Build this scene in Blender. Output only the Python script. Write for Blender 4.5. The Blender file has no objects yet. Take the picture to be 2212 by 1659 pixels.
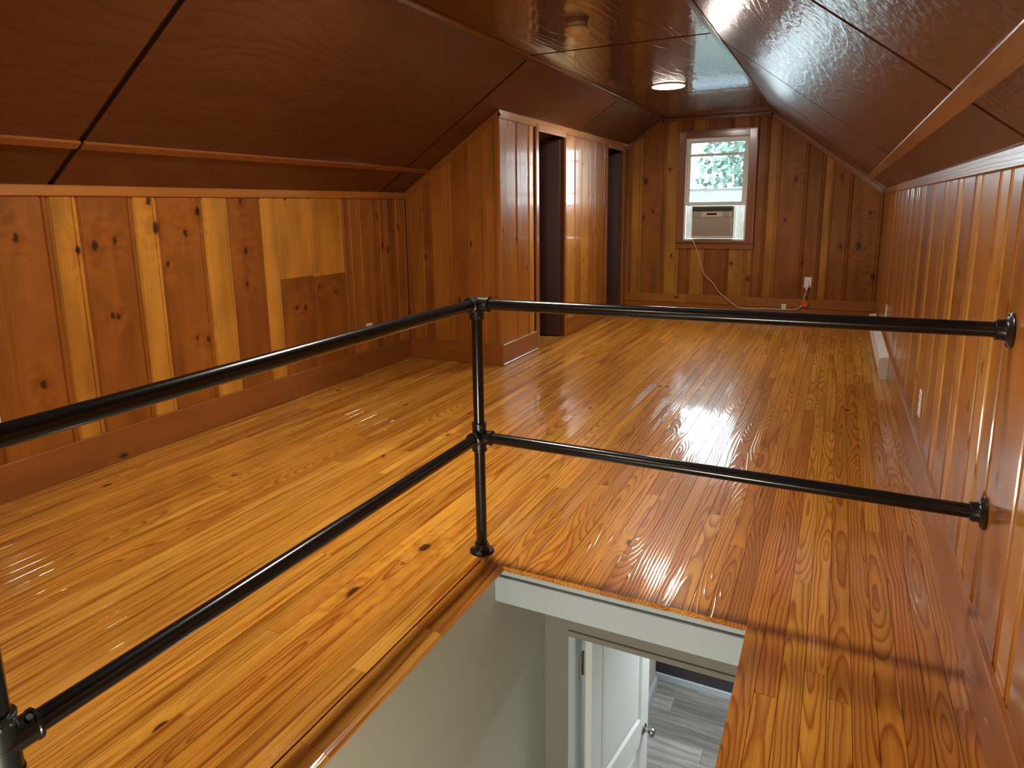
import bpy, math, random
from mathutils import Matrix, Vector
random.seed(7)
SC = bpy.context.scene
COL = SC.collection
R = math.radians

# ------------------------------------------------------------------ camera
cam_d = bpy.data.cameras.new('camera')
cam = bpy.data.objects.new('camera', cam_d); COL.objects.link(cam)
YAW, PIT, ROL = -0.46221, 0.18902, -0.01545
fw = Vector((math.sin(YAW)*math.cos(PIT), math.cos(YAW)*math.cos(PIT), -math.sin(PIT)))
rt = Vector((math.cos(YAW), -math.sin(YAW), 0)); up = rt.cross(fw)
r2 = math.cos(ROL)*rt + math.sin(ROL)*up; u2 = math.cos(ROL)*up - math.sin(ROL)*rt
cam.matrix_world = Matrix(((r2.x, u2.x, -fw.x, 0), (r2.y, u2.y, -fw.y, 0), (r2.z, u2.z, -fw.z, 1.355), (0, 0, 0, 1)))
cam_d.sensor_width = 36; cam_d.lens = 1454.99/2212*36
cam_d.shift_x = (1106-1085.2)/2212; cam_d.shift_y = (726.45-829.5)/2212
cam_d.clip_start = 0.02; cam_d.clip_end = 300
SC.camera = cam

# ------------------------------------------------------------------ world, lights, exposure
SC.view_settings.view_transform = 'Standard'; SC.view_settings.look = 'None'
SC.view_settings.exposure = 0.9; SC.view_settings.gamma = 1.0
SC.view_settings.use_curve_mapping = False
SKY_STRENGTH = 9.0
w = bpy.data.worlds.new('sky'); SC.world = w; w.use_nodes = True
bg = w.node_tree.nodes['Background']; bg.inputs['Color'].default_value = (0.80, 0.92, 1.0, 1); bg.inputs['Strength'].default_value = SKY_STRENGTH
LED_STRENGTH = 118.0
def area(name, loc, size, power, col, rot=(0, 0, 0), shape='DISK', sy=None):
    l = bpy.data.lights.new(name, 'AREA'); l.shape = shape; l.size = size
    if sy: l.size_y = sy
    l.energy = power; l.color = col
    o = bpy.data.objects.new(name, l); COL.objects.link(o); o.location = loc; o.rotation_euler = rot
    return o
# the room's second and third ceiling lamps, just above and behind the frame
area('lamp_over_stairs', (-1.5, 2.5, 2.405), 0.27, 33, (1.0, 0.90, 0.74))
area('lamp_behind', (-1.5, -0.8, 2.405), 0.27, 18, (1.0, 0.88, 0.70))
# lamp in the hall downstairs and an added fill light brightening the stairwell wall
area('lamp_hall', (-0.2, 4.2, -0.45), 1.0, 30, (0.93, 0.97, 1.0))
area('fill_stairwell', (-0.55, -0.7, -0.30), 0.6, 37, (1.0, 0.91, 0.76), rot=(R(50), 0, 0))
port = area('window_portal', (-1.43, 9.12, 1.55), 0.74, 1, (1, 1, 1), rot=(R(-90), 0, 0), shape='RECTANGLE', sy=1.2)
port.data.cycles.is_portal = True

# ------------------------------------------------------------------ geometry helpers
def link(o, parent=None):
    COL.objects.link(o)
    if parent is not None: PARENTS.append((o, parent))
    return o
PARENTS = []
def mesh_obj(name, verts, faces, mat, parent=None, M=None, color=None, smooth=False):
    me = bpy.data.meshes.new(name); me.from_pydata(verts, [], faces); me.update()
    if mat: me.materials.append(mat)
    if smooth:
        for p in me.polygons: p.use_smooth = True
    o = bpy.data.objects.new(name, me); link(o, parent)
    if M is not None: o.matrix_world = M
    if color is not None: o.color = (*color, 1)
    return o
def tag(o, label, cat=None, group=None, kind=None):
    o['label'] = label
    if cat: o['category'] = cat
    if group: o['group'] = group
    if kind: o['kind'] = kind
    return o
def empty(name, loc, label=None, cat=None, group=None, kind=None):
    o = bpy.data.objects.new(name, None); link(o); o.location = loc
    if label: tag(o, label, cat, group, kind)
    o.empty_display_size = 0.1
    return o
class MB:
    def __init__(s): s.v = []; s.f = []
    def box(s, a, b):
        (x0, y0, z0), (x1, y1, z1) = a, b; n = len(s.v)
        s.v += [(x0,y0,z0),(x1,y0,z0),(x1,y1,z0),(x0,y1,z0),(x0,y0,z1),(x1,y0,z1),(x1,y1,z1),(x0,y1,z1)]
        s.f += [tuple(n+i for i in q) for q in ((0,3,2,1),(4,5,6,7),(0,1,5,4),(1,2,6,5),(2,3,7,6),(3,0,4,7))]
        return s
    def bbox(s, a, b, c=0.003):
        """box with all edges chamfered"""
        n = len(s.v); A = a; B = b
        idx = {}
        for sx in (0, 1):
            for sy in (0, 1):
                for sz in (0, 1):
                    P = [(A if k == 0 else B)[i] for i, k in enumerate((sx, sy, sz))]
                    d = [c if k == 0 else -c for k in (sx, sy, sz)]
                    for ax in range(3):
                        q = [P[i] + (0 if i == ax else d[i]) for i in range(3)]
                        idx[(sx, sy, sz, ax)] = len(s.v); s.v.append(tuple(q))
        for ax in range(3):
            o1, o2 = [i for i in range(3) if i != ax]
            for k in (0, 1):
                loop = []
                for (p, q) in ((0,0),(1,0),(1,1),(0,1)):
                    t = [0,0,0]; t[ax] = k; t[o1] = p; t[o2] = q; loop.append(idx[(*t, ax)])
                flip = (k == 0) != (ax == 1)
                s.f.append(tuple(reversed(loop)) if flip else tuple(loop))
        for ax in range(3):
            o1, o2 = [i for i in range(3) if i != ax]
            for p in (0, 1):
                for q in (0, 1):
                    t0 = [0,0,0]; t0[o1] = p; t0[o2] = q; t1 = list(t0); t1[ax] = 1
                    s.f.append((idx[(*t0, o1)], idx[(*t1, o1)], idx[(*t1, o2)], idx[(*t0, o2)]))
        for sx in (0, 1):
            for sy in (0, 1):
                for sz in (0, 1): s.f.append(tuple(idx[(sx, sy, sz, a_)] for a_ in range(3)))
        return s
    def tube(s, p0, p1, r, n=20, r1=None, caps=True):
        p0, p1 = Vector(p0), Vector(p1); r1 = r if r1 is None else r1
        d = (p1-p0).normalized(); a = d.orthogonal().normalized(); b = d.cross(a); k = len(s.v)
        for i in range(n):
            t = 2*math.pi*i/n; e = a*math.cos(t)+b*math.sin(t)
            s.v.append(tuple(p0+e*r)); s.v.append(tuple(p1+e*r1))
        for i in range(n):
            j = (i+1) % n; s.f.append((k+2*i, k+2*j, k+2*j+1, k+2*i+1))
        if caps:
            s.f.append(tuple(k+2*i for i in reversed(range(n)))); s.f.append(tuple(k+2*i+1 for i in range(n)))
        return s
    def lathe(s, base, axis, prof, n=28):
        """prof: list of (radius, height along axis)"""
        base = Vector(base); d = Vector(axis).normalized(); a = d.orthogonal().normalized(); b = d.cross(a); k = len(s.v)
        for (r, h) in prof:
            for i in range(n):
                t = 2*math.pi*i/n
                s.v.append(tuple(base + d*h + (a*math.cos(t)+b*math.sin(t))*max(r, 1e-4)))
        for q in range(len(prof)-1):
            for i in range(n):
                j = (i+1) % n
                s.f.append((k+q*n+i, k+q*n+j, k+(q+1)*n+j, k+(q+1)*n+i))
        s.f.append(tuple(k+i for i in reversed(range(n)))); s.f.append(tuple(k+(len(prof)-1)*n+i for i in range(n)))
        return s
    def sweep(s, pts, r, n=8):
        pts = [Vector(p) for p in pts]; k = len(s.v); a = None
        for i, p in enumerate(pts):
            d = (pts[min(i+1, len(pts)-1)] - pts[max(i-1, 0)]).normalized()
            a = d.orthogonal() if a is None else a - d*a.dot(d)
            a.normalize(); b = d.cross(a)
            for q in range(n):
                t = 2*math.pi*q/n; s.v.append(tuple(p+(a*math.cos(t)+b*math.sin(t))*r))
        for i in range(len(pts)-1):
            for q in range(n):
                j = (q+1) % n; s.f.append((k+i*n+q, k+i*n+j, k+(i+1)*n+j, k+(i+1)*n+q))
        s.f.append(tuple(k+q for q in reversed(range(n)))); s.f.append(tuple(k+(len(pts)-1)*n+q for q in range(n)))
        return s
    def build(s, name, mat, parent=None, smooth=False, color=None):
        o = mesh_obj(name, s.v, s.f, mat, parent, None, color, smooth)
        if smooth:
            m = o.modifiers.new('edges', 'EDGE_SPLIT'); m.split_angle = R(40)
        return o
def frame(o, x, y):
    """matrix with origin o, local X axis x, local Y axis y (grain runs along local Y)"""
    x = Vector(x).normalized(); y = Vector(y).normalized(); z = x.cross(y)
    return Matrix(((x.x, y.x, z.x, o[0]), (x.y, y.y, z.y, o[1]), (x.z, y.z, z.z, o[2]), (0, 0, 0, 1)))
def prism(name, prof, y0, y1, mat, parent, M, color):
    """profile (x, z) extruded along local Y; y0 / y1 numbers or functions of local x"""
    f0 = y0 if callable(y0) else (lambda x: y0); f1 = y1 if callable(y1) else (lambda x: y1)
    n = len(prof); v = [(x, f0(x), z) for x, z in prof] + [(x, f1(x), z) for x, z in prof]
    f = [(i, n+i, n+(i+1) % n, (i+1) % n) for i in range(n)] + [tuple(range(n)), tuple(reversed(range(n, 2*n)))]
    return mesh_obj(name, v, f, mat, parent, M, color)
def board(name, parent, mat, color, M, wd, ln, t, c=0.0015, y0=0.0):
    prof = [(0, -t), (0, -c), (c, 0), (wd-c, 0), (wd, -c), (wd, -t)]
    return prism(name, prof, y0, ln, mat, parent, M, color)

# ------------------------------------------------------------------ materials
class NT:
    def __init__(s, name):
        s.m = bpy.data.materials.new(name); s.m.use_nodes = True; s.t = s.m.node_tree; s.b = s.t.nodes['Principled BSDF']
    def n(s, typ, **kw):
        o = s.t.nodes.new(typ)
        for k, v in kw.items(): setattr(o, k, v)
        return o
    def put(s, sock, v):
        if isinstance(v, bpy.types.NodeSocket): s.t.links.new(v, sock)
        elif v is not None: sock.default_value = v
    def math(s, op, a, b=None, c=None, clamp=False):
        o = s.n('ShaderNodeMath', operation=op, use_clamp=clamp)
        for i, v in enumerate((a, b, c)): s.put(o.inputs[i], v)
        return o.outputs[0]
    def vec(s, op, a, b=None, out=0):
        o = s.n('ShaderNodeVectorMath', operation=op); s.put(o.inputs[0], a)
        if b is not None: s.put(o.inputs[1], b)
        return o.outputs[out]
    def comb(s, x, y, z):
        o = s.n('ShaderNodeCombineXYZ')
        for i, v in enumerate((x, y, z)): s.put(o.inputs[i], v)
        return o.outputs[0]
    def sep(s, v):
        o = s.n('ShaderNodeSeparateXYZ'); s.put(o.inputs[0], v); return o.outputs
    def noise(s, v, scale=1.0, detail=2.0, rough=0.5, col=False):
        o = s.n('ShaderNodeTexNoise'); s.put(o.inputs['Vector'], v)
        o.inputs['Scale'].default_value = scale; o.inputs['Detail'].default_value = detail; o.inputs['Roughness'].default_value = rough
        return o.outputs[1 if col else 0]
    def ramp(s, fac, stops):
        o = s.n('ShaderNodeValToRGB'); s.put(o.inputs[0], fac)
        while len(o.color_ramp.elements) < len(stops): o.color_ramp.elements.new(0.5)
        for e, (p, c) in zip(o.color_ramp.elements, stops): e.position = p; e.color = (*c, 1) if len(c) == 3 else c
        return o.outputs[0]
    def mapr(s, v, a, b, c=0.0, d=1.0, smooth=True):
        o = s.n('ShaderNodeMapRange', interpolation_type='SMOOTHSTEP' if smooth else 'LINEAR')
        for i, q in enumerate((v, a, b, c, d)): s.put(o.inputs[i], q)
        return o.outputs[0]
    def mix(s, fac, a, b, mode='MIX'):
        o = s.n('ShaderNodeMix', data_type='RGBA', blend_type=mode)
        s.put(o.inputs[0], fac); s.put(o.inputs[6], a); s.put(o.inputs[7], b); return o.outputs[2]
    def bump(s, h, strength, dist, normal=None):
        o = s.n('ShaderNodeBump'); s.put(o.inputs['Height'], h)
        o.inputs['Strength'].default_value = strength; o.inputs['Distance'].default_value = dist
        if normal is not None: s.put(o.inputs['Normal'], normal)
        return o.outputs[0]
def plain(name, col, rough=0.5, metal=0.0, spec=0.5, coat=0.0, emit=None, noise=0.0, nscale=300):
    k = NT(name); b = k.b
    b.inputs['Base Color'].default_value = (*col, 1); b.inputs['Roughness'].default_value = rough; b.inputs['Metallic'].default_value = metal
    b.inputs['Specular IOR Level'].default_value = spec; b.inputs['Coat Weight'].default_value = coat; b.inputs['Coat Roughness'].default_value = 0.1
    if emit: b.inputs['Emission Color'].default_value = (*emit[0], 1); b.inputs['Emission Strength'].default_value = emit[1]
    tc = k.n('ShaderNodeTexCoord').outputs['Object']; nz = k.noise(tc, nscale, 3)
    k.put(b.inputs['Roughness'], k.mapr(nz, 0, 1, rough*0.85, min(1, rough*1.15), False))
    if noise: k.put(b.inputs['Normal'], k.bump(nz, noise, 0.002))
    return k.m
def wood(name, ring_freq, contrast, knots=None, knot_rand=0.0, rough=0.2, coat=0.6, coat_rough=0.08, bump=0.15, wavy=0.02, wavy_f=(2.0, 0.5, 2.0),
         peel=0.05, peel_scale=(40, 12, 40), dark=(0.45, 0.30, 0.22), pith=0.035, tone=0.35, fig=None, spread=0.10, knot_world=None, latew=0.93, wander=None, streak=0.0, spec=0.5):
    """sawn softwood: growth rings around a per-board pith line, cut by the board's faces; tint from the object's colour"""
    k = NT(name); b = k.b
    P = k.n('ShaderNodeTexCoord').outputs['Object']
    oi = k.n('ShaderNodeObjectInfo')
    wn = k.n('ShaderNodeTexWhiteNoise', noise_dimensions='1D'); k.put(wn.inputs['W'], k.math('MULTIPLY', oi.outputs['Random'], 977.0))
    rnd = k.sep(wn.outputs['Color'])
    off = k.vec('MULTIPLY', wn.outputs['Color'], (31.0, 57.0, 23.0))
    Q = k.vec('ADD', P, off)
    x, y, z = k.sep(P)
    # knots
    halo = None; mask = None
    if knot_world is not None:
        ax, lst = knot_world[0], knot_world[1]; ax2 = knot_world[2] if len(knot_world) > 2 else 2
        g = k.sep(k.n('ShaderNodeNewGeometry').outputs['Position'])
        wig = k.math('MULTIPLY', k.math('SUBTRACT', k.noise(P, 45, 2), 0.5), 0.030)
        dmin = None
        for (a, v, rr) in lst:
            dx = k.math('ADD', k.math('SUBTRACT', g[ax], a), wig); dz = k.math('MULTIPLY', k.math('SUBTRACT', g[ax2], v), 0.58)
            d = k.math('DIVIDE', k.math('SQRT', k.math('ADD', k.math('MULTIPLY', dx, dx), k.math('MULTIPLY', dz, dz))), rr)
            dmin = d if dmin is None else k.math('MINIMUM', dmin, d)
        mask = k.mapr(dmin, 1.05, 0.45); halo = k.mapr(dmin, 7.0, 0.5)
    if knot_rand > 0:
        kv = k.n('ShaderNodeTexVoronoi', voronoi_dimensions='2D'); sc = k.vec('MULTIPLY', k.vec('ADD', k.comb(x, y, 0.0), off), (7.0, 3.6, 0.0))
        k.put(kv.inputs['Vector'], sc); kv.inputs['Scale'].default_value = 1.0
        on = k.math('LESS_THAN', k.sep(kv.outputs['Color'])[0], knot_rand)
        d = k.math('ADD', kv.outputs['Distance'], k.math('MULTIPLY', k.math('SUBTRACT', k.noise(P, 60, 1), 0.5), 0.05))
        m2 = k.math('MULTIPLY', k.mapr(d, 0.115, 0.06), on); h2 = k.math('MULTIPLY', k.mapr(d, 0.5, 0.06), on)
        mask = m2 if mask is None else k.math('MAXIMUM', mask, m2); halo = h2 if halo is None else k.math('MAXIMUM', halo, h2)
    # rings
    wob = k.noise(k.vec('MULTIPLY', Q, wavy_f), 1.0, 2.5, 0.5, True); wv = k.vec('SCALE', k.vec('SUBTRACT', wob, (0.5, 0.5, 0.5)))
    wv.node.inputs['Scale'].default_value = wavy*2
    if wander: wv = k.vec('ADD', wv, k.vec('MULTIPLY', k.vec('SUBTRACT', k.noise(k.vec('MULTIPLY', Q, wander[0]), 1.0, 1.0, 0.4, True), (0.5, 0.5, 0.5)), wander[1]))
    wx, wy, wz = k.sep(wv)
    px = k.math('ADD', k.math('SUBTRACT', x, k.math('MULTIPLY', k.math('SUBTRACT', rnd[0], 0.3), spread)), wx)
    pz = k.math('ADD', k.math('ADD', z, k.math('MULTIPLY_ADD', rnd[1], pith, 0.012)), wz)
    rr = k.math('SQRT', k.math('ADD', k.math('MULTIPLY', px, px), k.math('MULTIPLY', pz, pz)))
    ring = k.math('MULTIPLY', rr, ring_freq)
    if fig: ring = k.math('ADD', ring, k.math('MULTIPLY', k.noise(k.vec('MULTIPLY', Q, fig[0]), 1.0, fig[2], 0.45), fig[1]))
    if halo is not None: ring = k.math('ADD', ring, k.math('MULTIPLY', halo, 2.2))
    fr = k.math('FRACT', ring)
    ew = k.ramp(fr, [(0.0, (0.25,)*3), (0.10, (0.0,)*3), (0.55, (0.22,)*3), (latew-0.1, (0.75,)*3), (latew, (1.0,)*3), (1.0, (0.3,)*3)])
    fib = k.noise(k.vec('MULTIPLY', Q, (420, 7, 420)), 1.0, 2)
    blot = k.noise(k.vec('MULTIPLY', Q, (9, 1.1, 9)), 1.0, 2)
    base = oi.outputs['Color']
    blot = k.math('ADD', k.math('MULTIPLY', blot, 0.6), k.math('MULTIPLY', k.noise(k.vec('MULTIPLY', Q, (5, 2.6, 5)), 1.0, 3), 0.4))
    darkc = k.mix(1.0, base, (*dark, 1), 'MULTIPLY')
    fac = k.math('MULTIPLY', ew, contrast)
    fac = k.math('ADD', fac, k.math('MULTIPLY', k.math('SUBTRACT', fib, 0.5), contrast*0.7), clamp=True)
    c = k.mix(fac, base, darkc)
    tn = k.mapr(blot, 0.25, 0.75, 1.0-tone, 1.0+tone*0.6, False)
    if streak:
        sk = k.noise(k.vec('MULTIPLY', Q, (58, 1.5, 58)), 1.0, 4, 0.6); sk2 = k.noise(k.vec('MULTIPLY', Q, (190, 5.0, 190)), 1.0, 2)
        c = k.mix(k.math('MULTIPLY', k.mapr(sk, 0.44, 0.72), streak), c, darkc)
        c = k.mix(k.math('MULTIPLY', k.mapr(sk2, 0.55, 0.8), streak*0.6), c, darkc)
    c = k.mix(1.0, c, k.comb(tn, tn, tn), 'MULTIPLY')
    if mask is not None:
        c = k.mix(k.math('MULTIPLY', halo, k.mapr(k.noise(P, 16, 1), 0.35, 0.62, 0.0, 0.75)), c, k.mix(1.0, base, (1.30, 1.35, 1.2, 1), 'MULTIPLY'))
        c = k.mix(k.math('MULTIPLY', k.math('POWER', halo, 3.0), 0.55), c, k.mix(1.0, base, (0.62, 0.45, 0.35, 1), 'MULTIPLY'))
        c = k.mix(k.math('MULTIPLY', mask, 0.93), c, (0.040, 0.013, 0.004, 1))
    k.put(b.inputs['Base Color'], c)
    b.inputs['Roughness'].default_value = rough; b.inputs['Coat Weight'].default_value = coat; b.inputs['Coat Roughness'].default_value = coat_rough
    b.inputs['Specular IOR Level'].default_value = spec
    pl = k.noise(k.vec('MULTIPLY', Q, peel_scale), 1.0, 2)
    h = k.math('ADD', k.math('MULTIPLY', ew, bump), k.math('MULTIPLY', pl, peel))
    nb = k.bump(h, 1.0, 0.01)
    k.put(b.inputs['Normal'], nb); k.put(b.inputs['Coat Normal'], nb)
    return k.m

LK = [(1.87,1.25,.017),(2.16,1.17,.018),(2.36,1.21,.018),(2.25,1.19,.022),(2.59,1.42,.018),(2.62,1.27,.028),(2.81,1.23,.018),(2.91,1.36,.022),(2.67,1.06,.014),
      (2.30,.81,.014),(2.33,.80,.013),(2.90,.57,.016),(2.82,.59,.012),(3.25,1.42,.017),(3.26,1.10,.019),(3.25,.88,.013),(3.69,.66,.014),(3.78,.65,.017),(3.65,1.44,.012),
      (1.90,.52,.018),(4.12,.72,.012),(3.94,.79,.012),(4.76,1.05,.018),(4.84,1.0,.02),(4.70,1.3,.014),(5.0,1.2,.014),(2.30,.30,.016)]
FK = [(-2.31,1.66,.03),(-2.20,1.27,.02),(-2.0,1.80,.02),(-.99,.43,.024),(-.51,1.64,.024),(-.38,.64,.02),(.02,.85,.022),(.21,.85,.034),(.38,.50,.03),(.30,1.23,.02),(-.02,1.65,.022),
      (-2.33,1.2,.02),(-1.95,.70,.018),(-1.2,.62,.02),(-.60,1.15,.018)]
FLK = dict(rough=0.32, coat=0.8, coat_rough=0.075, spec=0.12, peel=0.012, peel_scale=(95, 9, 95))
M_FLOOR = wood('varnished_floor_pine', 130, 0.30, bump=0.018, wavy=0.010, wavy_f=(1.2, 1.0, 1.2), dark=(0.48, 0.29, 0.15), tone=0.34, knot_rand=0.016, spread=0.35, pith=0.08,
               wander=((0.5, 0.8, 0.5), (0.03, 0, 0.10)), streak=1.15, knot_world=(0, [(-1.425, 2.12, .026), (-1.478, 1.74, .032), (-2.2, 2.9, .014), (-2.75, 2.35, .013), (-2.05, 3.35, .014)], 1), **FLK)
M_FLOOR_FIG = wood('figured_floor_fir', 84, 0.90, bump=0.030, wavy=0.006, wavy_f=(3.0, 6.0, 3.0), dark=(0.46, 0.27, 0.13), tone=0.28, knot_rand=0.012, spread=0.09, pith=0.03, latew=0.90,
                   wander=((0.4, 0.9, 0.4), (0.05, 0, 0.24)), streak=0.45, **FLK)
M_WALL_L = wood('knotty_pine_left', 95, 0.32, rough=0.42, coat=0.05, coat_rough=0.3, spec=0.25, bump=0.015, peel=0.05, peel_scale=(14, 4, 14), tone=0.5, knot_world=(1, LK), spread=0.2, wavy=0.03)
M_WALL_F = wood('knotty_pine_far', 95, 0.32, rough=0.42, coat=0.05, coat_rough=0.3, spec=0.25, bump=0.015, peel=0.05, peel_scale=(14, 4, 14), tone=0.5, knot_world=(0, FK), spread=0.2, wavy=0.03)
M_WALL = wood('knotty_pine', 95, 0.30, rough=0.30, coat=0.7, coat_rough=0.075, bump=0.012, peel=0.05, peel_scale=(12, 3, 12), tone=0.45, knot_rand=0.22, spread=0.2, wavy=0.03)
M_TRIM = wood('stained_trim_pine', 110, 0.30, rough=0.26, coat=0.5, coat_rough=0.12, bump=0.02, peel=0.04, tone=0.25, knot_rand=0.05)
PLK = dict(rough=0.40, coat=1.0, bump=0.05, wavy=0.1, wavy_f=(1.2, 0.4, 1.2), dark=(0.55, 0.42, 0.36), tone=0.22, fig=((2.6, 0.8, 2.6), 9.0, 2.5), spread=0.6, pith=0.3, spec=0.3)
M_PLY = wood('varnished_fir_plywood', 14, 0.34, coat_rough=0.25, peel=0.34, peel_scale=(38, 26, 38), **{**PLK, 'coat': 0.85})
M_PLY_FLAT = wood('varnished_fir_plywood_flat', 14, 0.34, coat_rough=0.045, peel=0.050, peel_scale=(34, 26, 34), **PLK)
M_PLY_LEFT = wood('satin_fir_plywood', 14, 0.34, coat_rough=0.34, peel=0.12, peel_scale=(38, 26, 38), **{**PLK, 'coat': 0.6})
M_BASE = wood('satin_baseboard_pine', 110, 0.30, rough=0.4, coat=0.1, coat_rough=0.3, bump=0.02, peel=0.02, tone=0.3, knot_rand=0.06)
M_DARKDOOR = wood('dark_stained_door', 60, 0.25, rough=0.55, coat=0.05, coat_rough=0.3, bump=0.02, tone=0.2)
M_PIPE = plain('black_enamel_pipe', (0.007, 0.007, 0.008), rough=0.20, spec=0.45, coat=0.1, noise=0.03, nscale=90)
M_FIT = plain('black_iron_fitting', (0.009, 0.009, 0.010), rough=0.30, spec=0.5, coat=0.1, noise=0.10, nscale=160)
M_STEEL = plain('zinc_set_screw', (0.13, 0.15, 0.17), rough=0.35, metal=1.0)
M_NICKEL = plain('satin_nickel', (0.34, 0.32, 0.29), rough=0.28, metal=1.0)
M_VINYL = plain('white_vinyl', (0.70, 0.70, 0.69), rough=0.35, noise=0.01)
M_WHITE = plain('white_plastic', (0.78, 0.76, 0.72), rough=0.35)
M_CREAM = plain('aged_cream_plastic', (0.62, 0.46, 0.24), rough=0.5)
M_ACBODY = plain('beige_grey_plastic', (0.34, 0.29, 0.235), rough=0.5)
M_ACLIGHT = plain('pale_grey_plastic', (0.55, 0.48, 0.42), rough=0.45)
M_ACDARK = plain('dark_grille_plastic', (0.045, 0.046, 0.030), rough=0.6)
M_DISPLAY = plain('black_display', (0.006, 0.006, 0.006), rough=0.15)
M_CORD = plain('cream_cord', (0.60, 0.45, 0.30), rough=0.5)
M_ORANGE = plain('orange_tag', (0.75, 0.085, 0.025), rough=0.45)
M_HEAT = plain('white_enamel', (0.74, 0.71, 0.67), rough=0.38, noise=0.01)
M_SLOT = plain('dark_slot', (0.03, 0.025, 0.02), rough=0.7)
M_PAINTWALL = plain('greige_wall_paint', (0.44, 0.44, 0.37), rough=0.72, noise=0.05, nscale=220)
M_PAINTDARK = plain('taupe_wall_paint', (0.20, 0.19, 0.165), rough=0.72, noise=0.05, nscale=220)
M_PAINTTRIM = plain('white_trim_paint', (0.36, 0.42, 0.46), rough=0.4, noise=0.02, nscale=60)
M_DOORPAINT = plain('white_door_paint', (0.66, 0.70, 0.69), rough=0.38, noise=0.01, nscale=60)
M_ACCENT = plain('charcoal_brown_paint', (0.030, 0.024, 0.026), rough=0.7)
M_CEILPAINT = plain('hall_ceiling_paint', (0.45, 0.45, 0.43), rough=0.8)
M_VOID = plain('closet_shade_board', (0.020, 0.012, 0.010), rough=0.8)  # near-black colour stands in for the unlit depth of the closet
M_SUB = plain('subfloor_shadow_wood', (0.05, 0.025, 0.01), rough=0.8)
M_LED = plain('lamp_diffuser', (0.9, 0.9, 0.9), rough=0.5, emit=((1.0, 0.91, 0.78), LED_STRENGTH))
M_LAMPRIM = plain('lamp_white_rim', (0.80, 0.78, 0.72), rough=0.4)
M_BARK = plain('tree_bark', (0.10, 0.075, 0.05), rough=0.9, noise=0.5, nscale=12)
M_ROOF = plain('weathered_shingle', (0.035, 0.045, 0.050), rough=0.85, noise=0.4, nscale=30)
M_SIDING = plain('pale_siding', (0.10, 0.11, 0.10), rough=0.7)
def leaf_mat():
    k = NT('summer_leaves'); oi = k.n('ShaderNodeNewGeometry')
    nz = k.noise(k.n('ShaderNodeTexCoord').outputs['Object'], 1.6, 3)
    k.put(k.b.inputs['Base Color'], k.ramp(nz, [(0.3, (0.075, 0.105, 0.09)), (0.7, (0.17, 0.22, 0.19))]))
    k.b.inputs['Roughness'].default_value = 0.6
    k.b.inputs['Transmission Weight'].default_value = 0.0
    return k.m
M_LEAF = leaf_mat()
def curtain_mat():
    k = NT('translucent_white_curtain'); t = k.n('ShaderNodeBsdfTranslucent'); t.inputs[0].default_value = (0.75, 0.76, 0.72, 1)
    mx = k.n('ShaderNodeMixShader'); mx.inputs[0].default_value = 0.45
    k.b.inputs['Base Color'].default_value = (0.7, 0.7, 0.68, 1); k.put(mx.inputs[1], k.b.outputs[0]); k.put(mx.inputs[2], t.outputs[0])
    k.t.links.new(mx.outputs[0], k.t.nodes['Material Output'].inputs['Surface'])
    return k.m
M_CURT = curtain_mat()
def grass_mat():
    k = NT('lawn_ground'); nz = k.noise(k.n('ShaderNodeTexCoord').outputs['Object'], 2.5, 4)
    k.put(k.b.inputs['Base Color'], k.ramp(nz, [(0.3, (0.05, 0.10, 0.03)), (0.7, (0.12, 0.18, 0.06))])); k.b.inputs['Roughness'].default_value = 0.9
    return k.m
M_GRASS = grass_mat()
def glass_mat():
    k = NT('window_glass'); t = k.n('ShaderNodeBsdfTransparent'); t.inputs[0].default_value = (0.93, 0.97, 0.97, 1)
    g = k.n('ShaderNodeBsdfGlossy'); g.inputs['Roughness'].default_value = 0.01
    lw = k.n('ShaderNodeFresnel'); lw.inputs['IOR'].default_value = 1.45
    mx = k.n('ShaderNodeMixShader'); k.put(mx.inputs[0], lw.outputs[0]); k.put(mx.inputs[1], t.outputs[0]); k.put(mx.inputs[2], g.outputs[0])
    k.t.links.new(mx.outputs[0], k.t.nodes['Material Output'].inputs['Surface'])
    return k.m
M_GLASS = glass_mat()
def hall_floor_mat():
    k = NT('grey_vinyl_plank'); oi = k.n('ShaderNodeObjectInfo'); P = k.n('ShaderNodeTexCoord').outputs['Object']
    wn = k.n('ShaderNodeTexWhiteNoise', noise_dimensions='1D'); k.put(wn.inputs['W'], k.math('MULTIPLY', oi.outputs['Random'], 91.0))
    nz = k.noise(k.vec('MULTIPLY', k.vec('ADD', P, k.vec('MULTIPLY', wn.outputs['Color'], (9, 9, 9))), (30, 2.5, 30)), 1.0, 4)
    k.put(k.b.inputs['Base Color'], k.mix(k.mapr(nz, 0.3, 0.7), k.mix(1.0, oi.outputs['Color'], (0.62, 0.60, 0.58, 1), 'MULTIPLY'), oi.outputs['Color']))
    k.b.inputs['Roughness'].default_value = 0.4
    return k.m
M_HALLFLOOR = hall_floor_mat()

# ------------------------------------------------------------------ room dimensions
XL, XR, YF, YB = -3.508, 0.428, 8.90, -1.60
ZK = 1.495                     # knee wall height
XA, XB, ZA = -2.11, -0.80, 2.43  # flat ceiling edges and height
YC, XC = 5.12, -2.554          # closet front plane, closet side plane
OX0, OX1, OY0, OY1 = -1.078, -0.172, -1.20, 2.136   # stair opening
ZH = -2.69                     # hall floor downstairs
def zl(x): return ZK + (ZA-ZK)*(x-XL)/(XA-XL)
def zr(x): return ZK + (ZA-ZK)*(XR-x)/(XR-XB)
def ztop(x): return min(zl(x), zr(x), ZA)

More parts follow.
